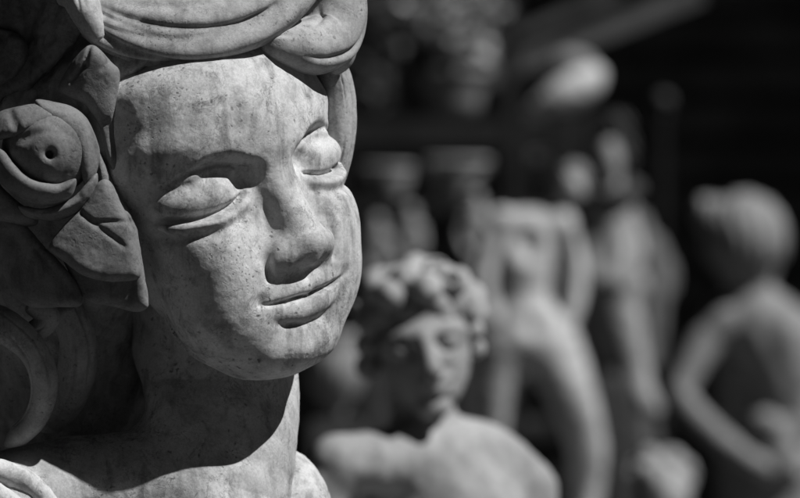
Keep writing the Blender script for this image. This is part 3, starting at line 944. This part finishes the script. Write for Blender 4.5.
# potted shrub standing on the rack
shrub = thing('potted_shrub', 'pale leafy shrub in a grey pot on top of the dark rack', 'plant', (X(452), YK, Z(118)))
lathe('pot', [(.1, 118), (26, 118), (29, 100), (33, 78), (37, 77), (38, 70), (33, 69), (30, 76), (.1, 78)], 452, YK, M_FIG2, shrub, 64)
def leaf_cloud(name, cx, cy, rx, ry, n, size, y, mat, parent, seed):
    r = np.random.RandomState(seed); k = kpx(y)
    V, Q = [], []
    for i in range(n):
        u = r.normal(size=3); u /= np.linalg.norm(u)
        q = u * (r.uniform(.35, 1) ** .5) * np.array([rx, ry, rx]) * (1 + .25 * math.sin(3 * u[0] + 5 * u[1] + seed))
        c = np.array([(cx - 400 + q[0]) * k, y - q[2] * k, CAM_Z + (249 - cy + q[1]) * k])
        a = r.normal(size=3) + np.array([0, 0, .4]); a /= np.linalg.norm(a)
        nrm = u * .7 + r.normal(size=3) * .5 + np.array([0, 0, .6]); b = np.cross(nrm, a); b /= np.linalg.norm(b) + 1e-6
        L_ = size * k * r.uniform(.7, 1.3); w_ = L_ * .42
        nn = np.cross(a, b)
        base = len(V)
        V += [c - a * L_, c - b * w_ + nn * L_ * .12, c + a * L_, c + b * w_ + nn * L_ * .12]
        Q.append((base, base + 1, base + 2, base + 3))
    return mesh_obj(name, np.array(V), np.array(Q), mat, parent)
M_FOLIAGE = plain('pale_foliage', .40, .55, .4, 30, 0)
M_DARKFOL = plain('dark_foliage', .12, .6, .4, 30, 0)
leaf_cloud('foliage', 455, 22, 46, 44, 620, 8, YK, M_FOLIAGE, shrub, 3)
tubes_k = kpx(YK)
lathe('stem', [(.1, 78), (4, 78), (3, 40), (2, 10), (.1, 10)], 452, YK, M_TIMBER, shrub, 16)
# climbing plants hanging in the dark upper yard
for cx, cy, rx, ry, n, lb, sd in ((372, 40, 30, 60, 420, 'dark leafy climber between the big head and the potted shrub', 5),):
    cl = thing('climbing_plant', lb, 'plant', (X(cx), YK + .5, Z(cy)))
    leaf_cloud('foliage', cx, cy, rx, ry, n, 9, YK + .5, M_DARKFOL, cl, sd)
    lathe('stem', [(.1, cy + ry), (3, cy + ry), (3, cy - ry), (.1, cy - ry)], cx, YK + .5, M_TIMBER, cl, 12)

# bird on a post
bird = thing('bird_statue', 'bright blurred stone bird perched on a dark post', 'statue', (X(566), YK - .6, Z(112)))
kb = kpx(YK - .6)
figure('body', lambda P: union(P, [[(530, 113, 0, 6), (545, 107, 2, 13), (562, 98, 4, 19), (582, 86, 4, 18), (594, 76, 4, 11)]]), (515, 50, -40), (620, 135, 50), YK - .6, M_MARBLE, bird, 2.5, 1)
figure('wing', lambda P: union(P, [[(552, 72, -10, 7), (566, 64, -8, 13), (582, 66, -6, 14), (596, 80, -4, 9)]]), (540, 45, -40), (615, 105, 40), YK - .6, M_FIG2, bird, 2.5, 1)
xb = (566 - 400) * kb
pst = block('post', xb - .045, xb + .045, YK - .645, YK - .555, 0, CAM_Z + (249 - 114) * kb, M_TIMBER, None, .006)
tag(pst, 'dark timber post under the stone bird', 'post')

# small statuettes in front of the rack
YT = 8.2
def statuette(px, top, bot, lean, mat, label):
    t = thing('statuette', label, 'statuette', ground_pt(px, YT), 'small statuettes in front of the rack')
    h = bot - top
    def f(P):
        d = ell(P, cp(px + lean, top + 9, 0), (7, 9, 8))
        d = smin(d, union(P, [[(px + lean, top + 16, 0, 5), (px + lean * .6, top + 26, 0, 11), (px, top + h * .5, 0, 9), (px, top + h * .7, 0, 12), (px, bot - 4, 0, 14)]]), 4)
        d = smin(d, union(P, [[(px + lean * .6 + 10, top + 24, 2, 4.5), (px + 13, top + 42, 5, 4), (px + 4, top + 52, 11, 3.5)]]), 3)
        return smin(d, union(P, [[(px + lean * .6 - 10, top + 24, 2, 4.5), (px - 14, top + 42, 3, 4), (px - 9, top + 58, 8, 3.5)]]), 3)
    figure('body', f, (px - 35, top - 10, -35), (px + 35, bot + 8, 35), YT, mat, t, 2.5, 1)
    w = 17 * kpx(YT); x = (px - 400) * kpx(YT)
    block('plinth', x - w, x + w, YT - w, YT + w, 0, CAM_Z + (249 - bot) * kpx(YT), M_DARKSTONE, t, .006)
statuette(378, 214, 320, 0, M_FIG2, 'dim statuette nearest the edge of the big face')
statuette(408, 204, 320, 3, M_FIG2, 'tall grey statuette above the boy\'s curls')
statuette(474, 192, 320, 3, M_FIG, 'bright statuette left of the nude statue')

# urn half hidden behind the chin
YU = 5.4
urn = thing('urn', 'dim stone urn half hidden behind the big chin', 'urn', ground_pt(336, YU))
lathe('urn_body', [(.1, 420), (10, 420), (9, 412), (16, 402), (26, 386), (29, 368), (25, 352), (18, 342), (24, 334), (22, 331), (15, 338), (.1, 345)], 336, YU, M_FIG2, urn, 72, 16, .02)
ku = kpx(YU); xu = (336 - 400) * ku
block('pier', xu - .05, xu + .05, YU - .05, YU + .05, 0, CAM_Z + (249 - 420) * ku, M_DARKSTONE, urn, .005)

# slim post with a small knob right of the bird
knob = thing('garden_post', 'slim dim post with a small round knob in the black upper right', 'post', ground_pt(664, YK))
lathe('knob', [(.1, 92)] + [(9 * math.sin(t), 101 - 9 * math.cos(t)) for t in np.linspace(.2, 2.6, 12)] + [(4, 112), (6, 116), (.1, 116)], 664, YK, M_DARKSTONE, knob, 32)
block('shaft', X(660), X(668), YK - 4 * kk, YK + 4 * kk, 0, Z(116), M_TIMBER, knob, .002)

# ---- open timber shed behind everything
YW = 12.0
shed = thing('open_shed', 'black shaded timber shed behind the yard', 'shed', (0, YW, 0))
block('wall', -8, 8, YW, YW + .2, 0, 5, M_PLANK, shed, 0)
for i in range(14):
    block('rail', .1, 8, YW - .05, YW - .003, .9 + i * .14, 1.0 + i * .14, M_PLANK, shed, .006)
block('shade_roof', -8, 8, YW - 2.6, YW + .3, 5.0, 5.15, M_TIMBER, shed, 0)  # out-of-view roof, added so its overhang keeps the wall in shade
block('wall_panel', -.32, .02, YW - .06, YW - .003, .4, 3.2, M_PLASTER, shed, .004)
def beam(a, b, y, w, mat):
    A, B = wp(a[0], a[1], y), wp(b[0], b[1], y)
    d = B - A; L = np.linalg.norm(d); d /= L; n = np.array([-d[2], 0, d[0]])
    V = []
    for s in (0, 1):
        for u, v in ((-1, -1), (1, -1), (1, 1), (-1, 1)):
            V.append(A + d * L * s + n * w * u + np.array([0, .06 * v, 0]))
    Q = np.array([(0, 3, 2, 1), (4, 5, 6, 7), (0, 1, 5, 4), (1, 2, 6, 5), (2, 3, 7, 6), (3, 0, 4, 7)])
    return mesh_obj('beam', np.array(V), Q, mat, shed, False)
beam((470, 84), (700, -6), 9.7, .028, M_BEAM)
beam((480, 50), (620, -8), 9.75, .014, M_BEAM)

# ================================================================== light and camera
w = bpy.data.worlds.new("World"); SC.world = w; w.use_nodes = True
nt = w.node_tree; bg = nt.nodes['Background']
sk = nt.nodes.new('ShaderNodeTexSky'); sk.sky_type = 'NISHITA'; sk.sun_disc = False
L = np.array([.55, .77, .225]); L /= np.linalg.norm(L)
wl = np.array([L[0], -L[2], L[1]])
sk.sun_elevation = math.asin(wl[2]); sk.sun_rotation = math.atan2(wl[0], wl[1])
sep = nt.nodes.new('ShaderNodeSeparateColor')            # black-and-white film behind a red filter
nt.links.new(sk.outputs[0], sep.inputs[0]); nt.links.new(sep.outputs[0], bg.inputs[0])
sk.air_density = .06; sk.dust_density = 0; sk.ozone_density = 2
bg.inputs[1].default_value = .05
s = bpy.data.lights.new('sun', 'SUN'); s.energy = 5.0; s.angle = math.radians(.5)
so = bpy.data.objects.new('sun', s); COL.objects.link(so)
from mathutils import Vector
so.rotation_euler = Vector((-wl[0], -wl[1], -wl[2])).to_track_quat('-Z', 'Y').to_euler()
so.location = (4, -4, 8)
cam = bpy.data.cameras.new('camera'); co = bpy.data.objects.new('camera', cam); COL.objects.link(co)
cam.lens = 200; cam.sensor_width = 36
co.location = (0, -D0 * K, CAM_Z); co.rotation_euler = (math.pi / 2, 0, 0)
cam.clip_start = .1; cam.clip_end = 500
cam.dof.use_dof = True; cam.dof.focus_distance = (D0 - 90) * K; cam.dof.aperture_fstop = 9
SC.camera = co
SC.view_settings.view_transform = 'Standard'; SC.view_settings.look = 'None'
SC.view_settings.exposure = -.08; SC.view_settings.gamma = 1
SC.cycles.use_denoising = True
